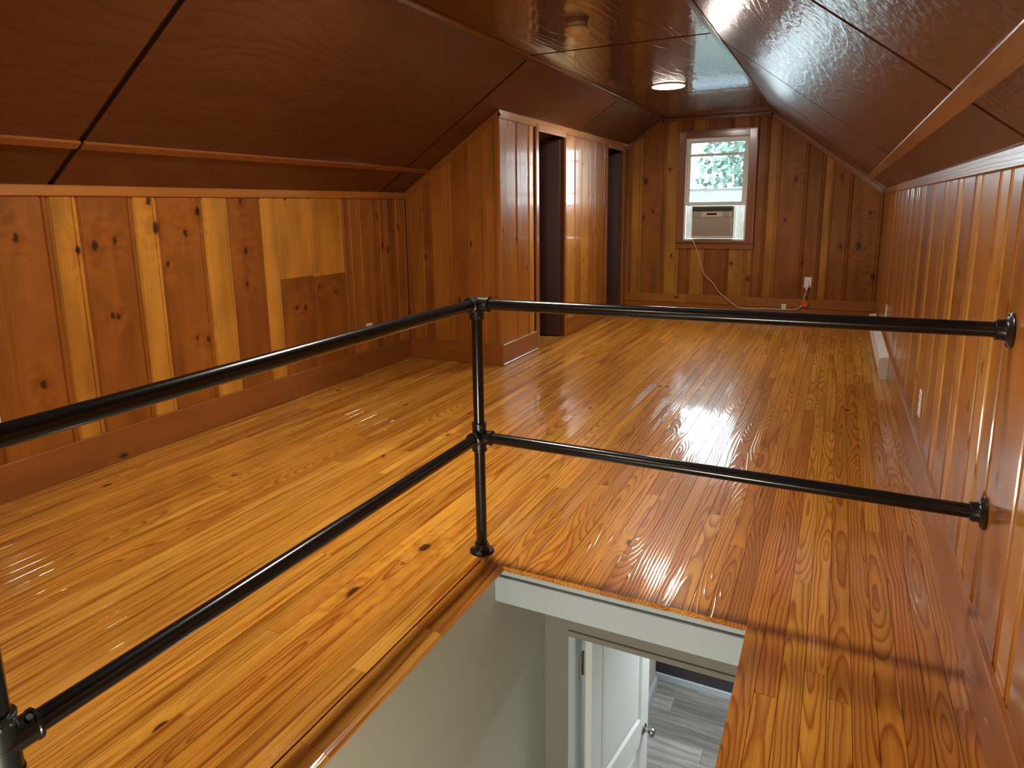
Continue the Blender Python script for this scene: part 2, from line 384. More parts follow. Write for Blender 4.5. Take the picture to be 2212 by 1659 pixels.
# colours (linear albedo)
FL_Y = [(0.66, 0.305, 0.045), (0.62, 0.280, 0.040), (0.70, 0.340, 0.056), (0.57, 0.245, 0.034), (0.64, 0.292, 0.042)]
FL_R = [(0.52, 0.205, 0.030), (0.56, 0.232, 0.034), (0.47, 0.176, 0.026), (0.62, 0.275, 0.042)]
LIGHT = [(0.56, 0.245, 0.034), (0.52, 0.225, 0.031), (0.60, 0.270, 0.040)]
DARK = [(0.34, 0.112, 0.017), (0.30, 0.096, 0.015), (0.37, 0.126, 0.020)]
MID = [(0.42, 0.155, 0.024), (0.39, 0.140, 0.022)]
def jit(c, s=0.06):
    f = 1+random.uniform(-s, s); return tuple(v*f for v in c)

# ------------------------------------------------------------------ floor
floor = MB()
for a, b in (((XL-.02, YB, -.16), (OX0-.05, YF+.02, -.022)), ((OX0-.05, OY1+.045, -.16), (OX1+.02, YF+.02, -.022)), ((OX1+.02, YB, -.16), (XR+.02, YF+.02, -.022)), ((OX0-.05, YB, -.16), (OX1+.02, OY0, -.022))):
    floor.box(a, b)
floor = floor.build('floor', M_SUB); tag(floor, 'varnished honey pine strip floor around the stair opening', 'floor', kind='structure')
BW = 0.0615
NOSE = 0.088
nb = int((XR-XL)/BW)+1
for i in range(nb):
    xa = XL + i*BW; xb = min(xa+BW, XR-.002)
    if xb-xa < .01: continue
    xc = (xa+xb)/2; xn = OX0-NOSE
    if xb <= xn+.004 or xa >= OX1-.004: spans = [(xa, xb, 0.15, YF-.002)]
    elif xa < xn < xb: spans = [(xa, xn-.0008, 0.15, OY1-.012), (xa, xb, OY1-.012, YF-.002)]
    elif xa < OX1 < xb: spans = [(OX1-.010, xb, 0.15, OY1-.012), (xa, xb, OY1-.012, YF-.002)]
    else: spans = [(xa, xb, OY1-.012, YF-.002)]
    for x0, x1, ys, ye in spans:
        if x1-x0 < .006: continue
        y = ys; first = True
        while y < ye-.01:
            L = random.uniform(1.5, 3.6) if not first else random.uniform(0.6, 3.4)
            if ys > 1: L = random.uniform(.45, 3.2) if first else L
            yn = min(y+L, ye)
            if ye-yn < .5: yn = ye
            red = xc > OX0-.06 and y < 2.9+1.5*random.random()
            figd = red or (xc > OX0-.06 and random.random() < .4) or random.random() < .12
            c = random.choice(FL_R if (red and random.random() < .8) or random.random() < .10 else FL_Y)
            dz = random.uniform(-.0006, .0004)
            board('floorboard', floor, M_FLOOR_FIG if figd else M_FLOOR, jit(c, .10), Matrix.Translation((x0+.0004, y+.0004, dz)), x1-x0-.0013, yn-y-.0008, .020, .0003)
            y = yn; first = False
# nosing board along the left edge of the opening, rounded, in three lengths
prof = [(0, -.024), (0, -.001), (.001, 0), (NOSE-.006, 0), (NOSE+.006, -.003), (NOSE+.013, -.011), (NOSE+.011, -.020), (NOSE+.004, -.026)]
for a, b in ((-1.2, 1.12), (1.121, 1.665), (1.666, OY1-.013)):
    prism('nosing_board', prof, 0, b-a, M_FLOOR, floor, Matrix.Translation((OX0-NOSE, a, 0.0005)), jit(FL_Y[2] if a < 1.6 else FL_R[1], .03))
# floor behind the frame
board('rear_floor_strip', floor, M_FLOOR, FL_Y[0], Matrix.Translation((XL, YB, -.001)), OX0-NOSE-XL-.002, 1.74, .02)
board('rear_floor_strip', floor, M_FLOOR, FL_Y[0], Matrix.Translation((OX1, YB, -.001)), XR-OX1, 1.74, .02)

# ------------------------------------------------------------------ plank walls
def plank(parent, mat, col, M, w_, y0, y1, bead=0.04, t=0.016):
    """one panelling board: flat face, moulded bead along its far edge"""
    b = min(bead, w_*.45)
    q = b/.04
    p = [(0, -t), (0, -.010), (.003, -.007), (.009, 0), (w_-b, 0), (w_-b+.003*q, -.009), (w_-b+.007*q, -.009), (w_-b+.012*q, -.002), (w_-b+.020*q, -.0005),
         (w_-.012*q, -.002), (w_-.006*q, -.010), (w_, -.011), (w_, -t)]
    return prism('plank', p, y0, y1, mat, parent, M, jit(col, .05))
def runs(edges, lo, hi): return [(a, b) for a, b in zip(edges[:-1], edges[1:]) if b > lo and a < hi]

# left knee wall: local x = +y (world), local y = up, normal = +x
wl = MB().box((XL-.06, YB, -.02), (XL-.0165, YC+.2, ZK+.05)).build('wall_left', M_SUB); tag(wl, 'low knotty pine plank wall on the left under the slope', 'wall', kind='structure')
LP = [(1.32,1.68,'D'),(1.68,2.042,'D'),(2.042,2.183,'L'),(2.183,2.493,'D'),(2.493,2.637,'L'),(2.637,2.951,'D'),(2.951,3.144,'L'),(3.144,3.42,'D'),(3.42,3.56,'L'),
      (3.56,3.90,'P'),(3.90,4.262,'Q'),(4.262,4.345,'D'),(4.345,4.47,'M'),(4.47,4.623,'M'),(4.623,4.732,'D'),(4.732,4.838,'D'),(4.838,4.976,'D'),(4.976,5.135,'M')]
y = 1.32
while y > YB+.1:
    wd = .34 if len(LP) % 2 else .14
    LP.append((max(y-wd, YB), y, 'D' if wd > .2 else 'L')); y -= wd
pal = {'D': DARK, 'L': LIGHT, 'M': MID}
for a, b, c in LP:
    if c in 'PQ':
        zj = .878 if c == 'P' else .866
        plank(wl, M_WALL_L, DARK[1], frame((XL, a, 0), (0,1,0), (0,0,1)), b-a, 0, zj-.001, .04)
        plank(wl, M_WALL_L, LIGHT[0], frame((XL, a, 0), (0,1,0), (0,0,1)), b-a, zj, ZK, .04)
    else:
        plank(wl, M_WALL_L, random.choice(pal[c]), frame((XL, a, 0), (0,1,0), (0,0,1)), b-a, 0, ZK, .04 if c != 'L' else .032)
# right knee wall: normal -x; local x = -y, local y = up
wr = MB().box((XR+.0165, YB, -.02), (XR+.06, YF+.06, ZK+.05)).build('wall_right', M_SUB); tag(wr, 'glossy knotty pine plank wall on the right where the rails end', 'wall', kind='structure')
RE = [1.05, 1.32, 1.46, 1.76, 1.90, 2.23, 2.388, 2.542, 2.844, 2.973, 3.248, 3.389, 3.644, 3.783, 4.137, 4.26, 4.618, 4.75, 4.991, 5.12]
while RE[-1] < YF-.3: RE.append(RE[-1] + (.27 if len(RE) % 2 == 0 else .13))
RE.append(YF)
RE = [YB, -1.3, -1.16, -.9, -.76, -.45, -.31, 0, .14, .44, .58, .9] + RE
for i, (a, b) in enumerate(zip(RE[:-1], RE[1:])):
    c = random.choice(LIGHT if b-a < .17 and random.random() < .6 else MID if random.random() < .7 else DARK)
    plank(wr, M_WALL, c, frame((XR, b, 0), (0,-1,0), (0,0,1)), b-a, 0, ZK, .035)
# far gable wall: normal -y; local x = +x
W0, W1, WZ0, WZ1 = -1.81, -1.05, 0.90, 2.17     # window opening
wf = MB()
for a, b in (((XC-.1, YF+.0165, -.02), (W0, YF+.14, 2.5)), ((W1, YF+.0165, -.02), (XR+.06, YF+.14, 2.5)), ((W0, YF+.0165, -.02), (W1, YF+.14, WZ0)), ((W0, YF+.0165, WZ1), (W1, YF+.14, 2.5))): wf.box(a, b)
wf = wf.build('wall_far', M_SUB); tag(wf, 'shaded knotty pine gable wall at the far end around the window', 'wall', kind='structure')
FP = [(-2.554,-2.493,'D'),(-2.493,-2.354,'L'),(-2.354,-2.05,'D'),(-2.05,-1.862,'L'),(-1.862,-1.713,'D'),(-1.713,-1.538,'L'),(-1.538,-1.235,'D'),(-1.235,-1.018,'L'),(-1.018,-.947,'L'),(-.947,-.817,'D'),
      (-.817,-.685,'L'),(-.685,-.375,'D'),(-.375,-.192,'D'),(-.192,-.10,'L'),(-.10,.11,'D'),(.11,.428,'D')]
for a, b, c in FP:
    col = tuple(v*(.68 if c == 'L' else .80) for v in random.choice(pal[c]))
    M = frame((a, YF, 0), (1,0,0), (0,0,1))
    top = lambda x, a=a: ztop(a+x)
    bd = .04 if b-a > .12 else .02
    if b > W0-.02 and a < W1+.02:
        plank(wf, M_WALL_F, col, M, b-a, 0, WZ0-.02, bd)
        plank(wf, M_WALL_F, col, M, b-a, WZ1+.02, top, bd)
    else: plank(wf, M_WALL_F, col, M, b-a, 0, top, bd)
# closet front wall (faces the camera)
wc = MB().box((XL-.05, YC+.0165, -.02), (XC-.02, YC+.08, 1.4)).build('wall_closet_front', M_SUB); tag(wc, 'knotty pine closet end wall facing the room, sloped along its top', 'wall', kind='structure')
for a, b, c in ((-3.508,-3.452,'D'),(-3.452,-3.322,'L'),(-3.322,-3.234,'D'),(-3.234,-3.03,'M'),(-3.03,-2.852,'D'),(-2.852,-2.699,'M'),(-2.699,-2.578,'M')):
    plank(wc, M_WALL, random.choice(pal[c] if c != 'L' else MID), frame((a, YC, 0), (1,0,0), (0,0,1)), b-a, 0, (lambda x, a=a: zl(a+x)), .03)
mesh_obj('closet_end_backing', [(XL, YC+.018, 1.3), (XC-.02, YC+.018, 1.3), (XC-.02, YC+.018, zl(XC)-.02), (XL, YC+.018, zl(XL)-.02), (XL, YC+.06, 1.3), (XC-.02, YC+.06, 1.3), (XC-.02, YC+.06, zl(XC)-.02), (XL, YC+.06, zl(XL)-.02)],
         [(0,1,2,3), (7,6,5,4), (0,4,5,1), (1,5,6,2), (2,6,7,3), (3,7,4,0)], M_SUB, wc)
# closet side wall (faces right, two doorways)
ZCT = zl(XC)
D1, D2, DZ = (5.912, 6.602), (8.009, 8.680), 2.035
ws = MB()
for y0, y1 in ((YC+.02, D1[0]-.02), (D1[1]+.02, D2[0]-.02), (D2[1]+.02, YF)): ws.box((XC-.09, y0, -.02), (XC-.0165, y1, ZCT))
for y0, y1 in (D1, D2): ws.box((XC-.09, y0-.02, DZ+.02), (XC-.0165, y1+.02, ZCT))
ws = ws.build('wall_closet_side', M_SUB); tag(ws, 'glossy knotty pine closet wall with two dark doorways', 'wall', kind='structure')
SP = [(5.122,5.457,'M'),(5.457,5.719,'M'),(5.719,5.836,'L'),(6.66,6.92,'L'),(6.92,7.14,'M'),(7.14,7.342,'L'),(7.342,7.604,'M'),(7.604,7.945,'M'),(8.767,8.90,'D')]
for a, b, c in SP:
    plank(ws, M_WALL, random.choice(pal[c]), frame((XC, a, 0), (0,1,0), (0,0,1)), b-a, 0, ZCT-.01, .035)
for y0, y1 in (D1, D2):
    plank(ws, M_WALL, MID[0], frame((XC, y0-.06, 0), (0,1,0), (0,0,1)), y1-y0+.12, DZ+.06, ZCT-.01, .03)
# corner post strip where the two closet walls meet
board('corner_strip', ws, M_TRIM, (0.45, 0.16, 0.035), frame((XC-.026, YC-.006, 0), (1,0,0), (0,0,1)), .032, ZCT-.02, .03, .004)
# closet interior
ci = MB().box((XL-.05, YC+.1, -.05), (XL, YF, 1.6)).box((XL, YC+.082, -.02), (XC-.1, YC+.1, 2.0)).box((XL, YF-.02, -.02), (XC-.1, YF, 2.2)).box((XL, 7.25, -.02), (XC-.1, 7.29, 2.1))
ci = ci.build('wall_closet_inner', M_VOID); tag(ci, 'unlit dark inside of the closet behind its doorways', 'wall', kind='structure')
# wall behind the camera
wb = MB().box((XL-.06, YB-.06, -.02), (XR+.06, YB, 2.6)).build('wall_rear', M_WALL, color=MID[0]); tag(wb, 'pine gable wall behind the viewpoint', 'wall', kind='structure')

# ------------------------------------------------------------------ baseboards and trims
def strip(name, M, wd, ln, t, col, label, cat='trim', c=.004):
    o = board(name, None, M_BASE if name in ('baseboard_left', 'trim_2') else M_TRIM, col, M, wd, ln, t, c); tag(o, label, cat, kind='structure'); return o
BB = (0.30, 0.098, 0.020)
hb = .185
strip('baseboard_left', frame((XL+.018, YB, hb), (0,0,-1), (0,1,0)), hb, YC-YB, .018, BB, 'wide red-brown baseboard along the left knee wall', 'baseboard')
strip('baseboard_right', frame((XR-.018, YF, hb), (0,0,-1), (0,-1,0)), hb, YF-YB, .018, (0.36, 0.13, 0.035), 'glossy brown baseboard along the right wall', 'baseboard')
strip('baseboard_far', frame((XC, YF-.018, .205), (0,0,-1), (1,0,0)), .115, .82, .018, (0.40, 0.15, 0.025), 'lighter left piece of the baseboard under the window', 'baseboard')
strip('baseboard_far', frame((XC+.822, YF-.018, .205), (0,0,-1), (1,0,0)), .115, XR-XC-.822, .018, (0.33, 0.115, 0.022), 'darker right piece of the baseboard on the far wall', 'baseboard')
strip('baseboard_far', frame((XC, YF-.024, .088), (0,0,-1), (1,0,0)), .086, XR-XC, .024, (0.30, 0.10, 0.02), 'lower baseboard course along the far wall floor', 'baseboard')
strip('baseboard_closet_front', frame((XL+.018, YC-.018, hb), (0,0,-1), (1,0,0)), hb, XC+.0186-XL-.018, .018, BB, 'red-brown baseboard across the closet end wall', 'baseboard')
strip('baseboard_closet_side', frame((XC+.018, YC-.0165, hb), (0,0,-1), (0,1,0)), hb, D1[0]-.075-YC+.0165, .018, (0.32, 0.105, 0.022), 'short baseboard between closet corner and nearer doorway', 'baseboard')
strip('baseboard_closet_side', frame((XC+.018, D1[1]+.06, hb), (0,0,-1), (0,1,0)), hb, D2[0]-.07-D1[1]-.06, .018, (0.32, 0.105, 0.022), 'baseboard between the two dark closet doorways', 'baseboard')
# shoe moulding at the short closet baseboard and at the right wall
strip('trim_1', frame((XC+.032, YC-.03, .022), (0,0,-1), (0,1,0)), .022, D1[0]-.075-YC+.03, .014, (0.32, 0.11, 0.025), 'thin shoe strip at the floor by the closet corner', 'trim', .006)
strip('trim_2', frame((XL+.012, YB, ZK+.004), (0,0,-1), (0,1,0)), .055, YC-YB, .012, (0.46, 0.17, 0.026), 'light top strip along the left knee wall')
strip('trim_3', frame((XR-.012, YF, ZK+.004), (0,0,-1), (0,-1,0)), .058, YF-YB, .012, (0.40, 0.16, 0.055), 'glossy top strip along the right wall')
dsl = Vector((XA-XL, 0, ZA-ZK)).normalized()
nsl = Vector((dsl.z, 0, -dsl.x))
L1 = (Vector((XC, 0, zl(XC)))-Vector((XL, 0, ZK))).length
strip('trim_4', frame(Vector((XL, YC-.012, ZK)), (nsl.x, 0, nsl.z), (dsl.x, 0, dsl.z)), .05, L1, .012, (0.33, 0.12, 0.022), 'slanted top strip of the closet end wall')
strip('trim_5', frame((XC+.012, YC-.012, ZCT+.005), (0,0,-1), (0,1,0)), .068, YF-YC+.012, .012, (0.50, 0.22, 0.07), 'pale top strip over the closet doorways')
# far wall trims below the ceiling
L2 = (Vector((XA, 0, ZA))-Vector((XC, 0, zl(XC)))).length
strip('trim_6', frame(Vector((XC, YF-.012, zl(XC))), (nsl.x, 0, nsl.z), (dsl.x, 0, dsl.z)), .05, L2, .012, (0.22, 0.07, 0.02), 'left sloped strip at the top of the far wall')
strip('trim_7', frame((XA, YF-.012, ZA), (0,0,-1), (1,0,0)), .05, XB-XA, .012, (0.22, 0.07, 0.02), 'level strip at the top of the far wall')
dsr = Vector((XR-XB, 0, ZK-ZA)).normalized(); nsr = Vector((dsr.z, 0, -dsr.x))
L3 = (Vector((XR, 0, ZK))-Vector((XB, 0, ZA))).length
strip('trim_8', frame(Vector((XB, YF-.012, ZA)), (nsr.x, 0, nsr.z), (dsr.x, 0, dsr.z)), .06, L3, .012, (0.25, 0.085, 0.02), 'right sloped strip at the top of the far wall')

# ------------------------------------------------------------------ ceiling
ceil = MB()
t = .05
def slab(P, Q, n):
    a, b = Vector(P), Vector(Q); k = len(ceil.v); n = Vector(n)
    pts = [a+n*.02, b+n*.02, b+n*.07, a+n*.07]
    for yy in (YB-.05, YF+.12): ceil.v += [(p.x, yy, p.z) for p in pts]
    ceil.f += [(k, k+1, k+2, k+3), (k+7, k+6, k+5, k+4)] + [(k+i, k+4+i, k+4+(i+1) % 4, k+(i+1) % 4) for i in range(4)]
slab((XL-.1, 0, ZK-.067), (XA, 0, ZA), -nsl); slab((XA-.03, 0, ZA), (XB+.03, 0, ZA), (0,0,1)); slab((XB, 0, ZA), (XR+.1, 0, ZK-.075), -nsr)
ceil = ceil.build('ceiling', M_SUB); tag(ceil, 'dark varnished plywood attic ceiling of two slopes and a flat', 'ceiling', kind='structure')
PLY = [(0.114, 0.0345, 0.0130), (0.103, 0.0305, 0.0120), (0.123, 0.0385, 0.0140), (0.108, 0.0325, 0.0130)]
G = .032
XBAT_L = -3.236    # left batten position
XBAT_R = 0.262     # right batten position
def slope_pt(x, left): return Vector((x, 0, zl(x) if left else zr(x)))
def ply(a, b, y0, y1, inn, i, mat=None):
    """panel between cross-section points a,b from y0 to y1; inn = normal into the room; bevelled edges"""
    d = (b-a); w_ = d.length; dn = d.normalized()
    cr = dn.cross(Vector((0,1,0)))
    if cr.dot(inn) < 0: a, dn = b, -dn
    M = frame((a.x, y0+G/2, a.z), dn, (0,1,0))
    prof = [(.002, -.014), (.002, -.004), (.006, 0), (w_-.006, 0), (w_-.002, -.004), (w_-.002, -.014)]
    o = prism('ceiling_panel', prof, 0, y1-y0-G, mat or M_PLY, ceil, M, jit(PLY[i % 4], .05)); return o
iL, iF, iR = nsl, Vector((0,0,-1)), Vector((nsr.x, 0, nsr.z))
if iR.z > 0: iR = -iR
if iL.z > 0: iL = -iL
seamL = [YB, -.38, 2.06, 4.76, 7.0, YF]; seamF = [YB, -.1, 2.34, 4.72, 6.99, YF]; seamR = [YB, -.24, 2.19, 4.89, 6.6, YF]
for i in range(5):
    ply(slope_pt(XL, True), slope_pt(XBAT_L, True), seamL[i], seamL[i+1], iL, i, M_PLY_LEFT)
    ply(slope_pt(XBAT_L, True), slope_pt(XA, True), seamL[i], seamL[i+1], iL, i+1, M_PLY_LEFT)
    ply(Vector((XA, 0, ZA)), Vector((XB, 0, ZA)), seamF[i], seamF[i+1], iF, i+2, M_PLY_FLAT)
    ply(slope_pt(XB, False), slope_pt(XBAT_R, False), seamR[i], seamR[i+1], iR, i+1)
    ply(slope_pt(XBAT_R, False), slope_pt(XR, False), seamR[i], seamR[i+1], iR, i+3)
# battens (parts of the ceiling)
def batten(x, left, wd, y0, y1, col, tt=.012):
    p = slope_pt(x, left); d = (dsl if left else dsr); n_ = iL if left else iR
    a = p - d*wd/2 + n_*tt; dn = d
    if dn.cross(Vector((0,1,0))).dot(n_) < 0: a = p + d*wd/2 + n_*tt; dn = -d
    return board('seam_batten', ceil, M_TRIM, col, frame((a.x, y0, a.z), dn, (0,1,0)), wd, y1-y0, tt, .003)
batten(XBAT_L, True, .05, YB, 2.055, (0.30, 0.105, 0.030)); batten(XBAT_L, True, .05, 2.07, YC, (0.28, 0.095, 0.028))
for a, b in ((YB, 1.95), (1.952, 3.2), (3.202, YF)): batten(XBAT_R, False, .056, a, b, jit((0.38, 0.17, 0.065), .1))
# small cover strips at the two breaks of slope
for (x, s, col) in ((XA, 1, (0.15, 0.040, 0.012)), (XB, -1, (0.12, 0.034, 0.012))):
    m = MB(); d1 = -dsl if s > 0 else dsr
    v = [(x-.0, YB, ZA-.004), (x+s*.028, YB, ZA-.004), (x+s*.028, YB, ZA+.01), (x, YB, ZA+.01), (x+d1.x*.028+(iL if s > 0 else iR).x*.004, YB, ZA+d1.z*.028+(iL if s > 0 else iR).z*.004)]
    n0 = len(v); v += [(a, YF-.013, c) for a, b, c in v]
    f = [(0, n0, n0+1, 1), (1, n0+1, n0+2, 2), (0, 4, n0+4, n0), (3, 2, n0+2, n0+3), (4, 3, n0+3, n0+4), (0, 1, 2, 3, 4), (n0+4, n0+3, n0+2, n0+1, n0)]
    mesh_obj('corner_strip', v, f, M_TRIM, ceil, None, col)

# ------------------------------------------------------------------ closet doorways
def closet_door(num, y0, y1, label, ang, casing_far):
    e = empty('door_%d' % num, (XC, y0, 0), label, 'door', kind='structure')
    def P(name, M, wd, ln, t_, col, mat=M_TRIM): return board(name, e, mat, col, M, wd, ln, t_, .003)
    # casing: near, far, head (local x = +y or up)
    P('door_casing', frame((XC+.016, y0-.062, 0), (0,1,0), (0,0,1)), .062, DZ+.062, .016, (0.34, 0.125, 0.05))
    if casing_far: P('door_casing', frame((XC+.016, y1, 0), (0,1,0), (0,0,1)), .058, DZ+.062, .016, (0.36, 0.14, 0.05))
    else: P('door_casing', frame((XC+.016, y1, 0), (0,1,0), (0,0,1)), .05, DZ+.062, .016, (0.40, 0.155, 0.03))
    P('head_casing', frame((XC+.016, y1, DZ), (0,0,1), (0,-1,0)), .06, y1-y0, .016, (0.50, 0.27, 0.16))
    # jambs
    P('door_jamb', frame((XC-.10, y0, 0), (1,0,0), (0,0,1)), .10, DZ, .016, (0.16, 0.05, 0.022))
    P('door_jamb', frame((XC, y1, 0), (-1,0,0), (0,0,1)), .10, DZ, .016, (0.13, 0.042, 0.022))
    # leaf swung into the closet, hinged at the far jamb
    d = Vector((-math.cos(R(ang)), -math.sin(R(ang)), 0))
    M = frame((XC-.04, y1-.012, .012), d, (0,0,1))
    wl_ = (y1-y0)-.03
    mb = MB(); mb.bbox((0, 0, -.034), (wl_, DZ-.03, 0), .003)
    leaf = mesh_obj('door_leaf', mb.v, mb.f, M_DARKDOOR, e, M, (0.05, 0.016, 0.014))
    kn = MB().lathe((0, 0, 0), (0, 0, 1), [(.024, 0), (.024, .004), (.010, .008), (.010, .026), (.020, .032), (.026, .042), (.022, .052), (.008, .056)], 18).build('door_knob', M_NICKEL, leaf, True)
    kn.matrix_world = M @ Matrix.Translation((wl_-.06, .98, 0))
    return e
closet_door(1, D1[0], D1[1], 'nearer dark closet doorway with maroon door swung inside', 12, False)
closet_door(2, D2[0], D2[1], 'farther dark closet doorway beside the gable wall', 10, True)

# ------------------------------------------------------------------ window
win = empty('window_1', (-1.43, YF, WZ0), 'white double hung window over the air conditioner in gable wall', 'window', kind='structure')
def casing(M, wd, ln, col, t_=.02): return board('window_casing', win, M_TRIM, col, M, wd, ln, t_, .004)
CD = (0.24, 0.085, 0.022)
casing(frame((W0-.085, YF-.018, .88), (1,0,0), (0,0,1)), .085, WZ1+.075-.88, CD)
casing(frame((W1, YF-.018, .88), (1,0,0), (0,0,1)), .095, WZ1+.075-.88, CD)
casing(frame((W0, YF-.018, WZ1+.075), (0,0,-1), (1,0,0)), .075, W1-W0, CD)
# back band round the casing
for M, ln in ((frame((W1+.083, YF-.030, .88), (1,0,0), (0,0,1)), WZ1+.085-.88), (frame((W0-.097, YF-.030, .88), (1,0,0), (0,0,1)), WZ1+.085-.88)): board('back_band', win, M_TRIM, (0.36, 0.16, 0.07), M, .014, ln, .03, .004)
board('back_band', win, M_TRIM, (0.36, 0.16, 0.07), frame((W0-.097, YF-.030, WZ1+.088), (0,0,-1), (1,0,0)), .014, W1-W0+.194, .03, .004)
board('window_stool', win, M_TRIM, (0.26, 0.09, 0.02), frame((W0-.08, YF-.055, .902), (0,1,0), (1,0,0)), .055, W1-W0+.18, .022, .004).matrix_world = frame((W1+.105, YF-.055, .902), (0,1,0), (-1,0,0))
board('window_apron', win, M_TRIM, (0.25, 0.085, 0.018), frame((W0-.085, YF-.016, .88), (0,0,-1), (1,0,0)), .068, W1-W0+.185, .016, .003)
board('apron_bead', win, M_TRIM, (0.34, 0.135, 0.045), frame((W0-.09, YF-.024, .815), (0,0,-1), (1,0,0)), .018, W1-W0+.195, .024, .006)
# vinyl frame
fr_ = MB(); yF0, yF1 = YF+.012, YF+.10
fr_.bbox((W0, yF0, WZ0), (W0+.022, yF1, WZ1), .002).bbox((W1-.022, yF0, WZ0), (W1, yF1, WZ1), .002).bbox((W0+.022, yF0, WZ1-.02), (W1-.022, yF1, WZ1), .002).bbox((W0+.022, yF0, WZ0), (W1-.022, yF1, WZ0+.022), .002)
fr_.build('window_frame', M_VINYL, win)
def sash(name, z0, z1, yy, rail_b, rail_t, st):
    a, b = W0+.024, W1-.024
    m = MB().bbox((a, yy, z0), (a+st, yy+.028, z1), .003).bbox((b-st, yy, z0), (b, yy+.028, z1), .003).bbox((a+st, yy, z0), (b-st, yy+.028, z0+rail_b), .003).bbox((a+st, yy, z1-rail_t), (b-st, yy+.028, z1), .003)
    s = m.build(name, M_VINYL, win)
    MB().box((a+st-.004, yy+.012, z0+rail_b-.004), (b-st+.004, yy+.016, z1-rail_t+.004)).build('glass_pane', M_GLASS, s)
    return s
lower = sash('lower_sash', 1.338, 1.975, YF+.020, .045, .030, .040)
sash('upper_sash', 1.515, WZ1-.022, YF+.058, .035, .040, .035)
MB().bbox((W0+.15, YF+.012, 1.340), (W0+.21, YF+.022, 1.350), .002).bbox((W1-.075, YF+.008, 1.372), (W1-.045, YF+.022, 1.385), .002).build('sash_latch', M_VINYL, lower)

# ------------------------------------------------------------------ air conditioner
ac = empty('air_conditioner', (-1.445, YF, .925), 'beige-grey window air conditioner under the raised window sash', 'air conditioner')
A0, A1, AZ0, AZ1 = -1.697, -1.196, .935, 1.332
MB().bbox((A0, YF-.045, AZ0), (A1, YF+.30, AZ1), .006).build('housing', M_ACBODY, ac)
MB().bbox((A0+.012, YF-.052, AZ0+.035), (A1-.012, YF-.044, 1.185), .003).build('intake_grille', M_ACBODY, ac)
m = MB()
for i in range(16): zz = AZ0+.045+i*.0089; m.box((A0+.02, YF-.0545, zz), (A1-.02, YF-.0515, zz+.0038))
m.build('grille_slats', M_ACBODY, ac)['kind'] = 'stuff'
MB().bbox((A0+.004, YF-.054, AZ0+.004), (A1-.004, YF-.045, AZ0+.032), .003).bbox((A1-.02, YF-.054, AZ0+.032), (A1-.004, YF-.045, 1.19), .002).bbox((A0+.004, YF-.054, AZ0+.032), (A0+.016, YF-.045, 1.19), .002).build('front_trim', M_ACLIGHT, ac)
MB().bbox((A0+.01, YF-.050, 1.268), (A1-.01, YF-.0445, 1.328), .002).build('louver_recess', M_ACDARK, ac)
for i in range(4):
    MB().bbox((A0+.018, YF-.056, 1.274+i*.014), (A1-.018, YF-.050, 1.2775+i*.014), .001).build('louver_blade', M_ACDARK if i != 3 else M_ACBODY, ac)
m = MB(); k0 = len(m.v)
cp = MB(); cp.v = [(A0+.115, YF-.057, 1.262), (A1-.115, YF-.057, 1.262), (A1-.135, YF-.057, 1.198), (A0+.125, YF-.057, 1.198), (A0+.115, YF-.045, 1.262), (A1-.115, YF-.045, 1.262), (A1-.135, YF-.045, 1.198), (A0+.125, YF-.045, 1.198)]
cp.f = [(3,2,1,0), (4,5,6,7), (0,1,5,4), (1,2,6,5), (2,3,7,6), (3,0,4,7)]
cpo = cp.build('control_panel', M_ACLIGHT, ac)
MB().bbox((A0+.185, YF-.060, 1.222), (A0+.305, YF-.0565, 1.245), .001).build('display', M_DISPLAY, cpo)
MB().bbox((A1-.10, YF-.055, 1.20), (A1-.055, YF-.0445, 1.258), .002).build('vent_tab', M_ACBODY, ac)
MB().bbox((A1-.05, YF-.056, 1.20), (A1-.02, YF-.0445, 1.258), .002).build('vent_tab', M_ACLIGHT, ac)
# accordion side curtains
for (a, b) in ((W0+.03, A0), (A1, W1-.03)):
    m = MB(); n = 4
    for i in range(n):
        xa = a+(b-a)*i/n; xb = a+(b-a)*(i+1)/n
        m.box((xa+.001, YF+.028 + (.006 if i % 2 else 0), AZ0-.006), (xb-.001, YF+.034 + (.006 if i % 2 else 0), AZ1+.004))
    m.build('side_curtain', M_CURT, ac)
# cord of the air conditioner, lying along the far baseboard
CP = [(-1.688,.915,.068),(-1.672,.905,.070),(-1.624,.81,.060),(-1.577,.651,.040),(-1.531,.516,.034),(-1.494,.446,.032),(-1.41,.371,.032),(-1.337,.267,.036),(-1.26,.199,.040),(-1.143,.109,.042),(-1.057,.066,.044),(-.891,.063,.044),
      (-.782,.074,.042),(-.621,.071,.042),(-.452,.074,.040),(-.385,.095,.040),(-.345,.135,.040),(-.331,.150,.042)]
CP2 = [(-.322,.170,.042),(-.332,.205,.040),(-.322,.25,.040),(-.312,.297,.040),(-.306,.325,.036)]
def smoothpts(pts, n=5):
    out = []
    for i in range(len(pts)-1):
        p0 = pts[max(i-1, 0)]; p1 = pts[i]; p2 = pts[i+1]; p3 = pts[min(i+2, len(pts)-1)]
        for j in range(n):
            t_ = j/n
            out.append(tuple(.5*((2*b)+(-a+c)*t_+(2*a-5*b+4*c-d)*t_*t_+(-a+3*b-3*c+d)*t_**3) for a, b, c, d in zip(p0, p1, p2, p3)))
    return out+[pts[-1]]
cord = empty('power_cord', (-1.0, YF, .05), 'thin cream cord hanging from the air conditioner to the outlet', 'cord')
MB().sweep([(x, YF-o_, z) for x, z, o_ in smoothpts(CP)], .0062, 8).build('cord', M_CORD, cord, True)
MB().sweep([(x, YF-o_, z) for x, z, o_ in smoothpts(CP2)], .0062, 8).build('cord', M_CORD, cord, True)
tg = MB(); c0 = (-.318, .155); pts = []
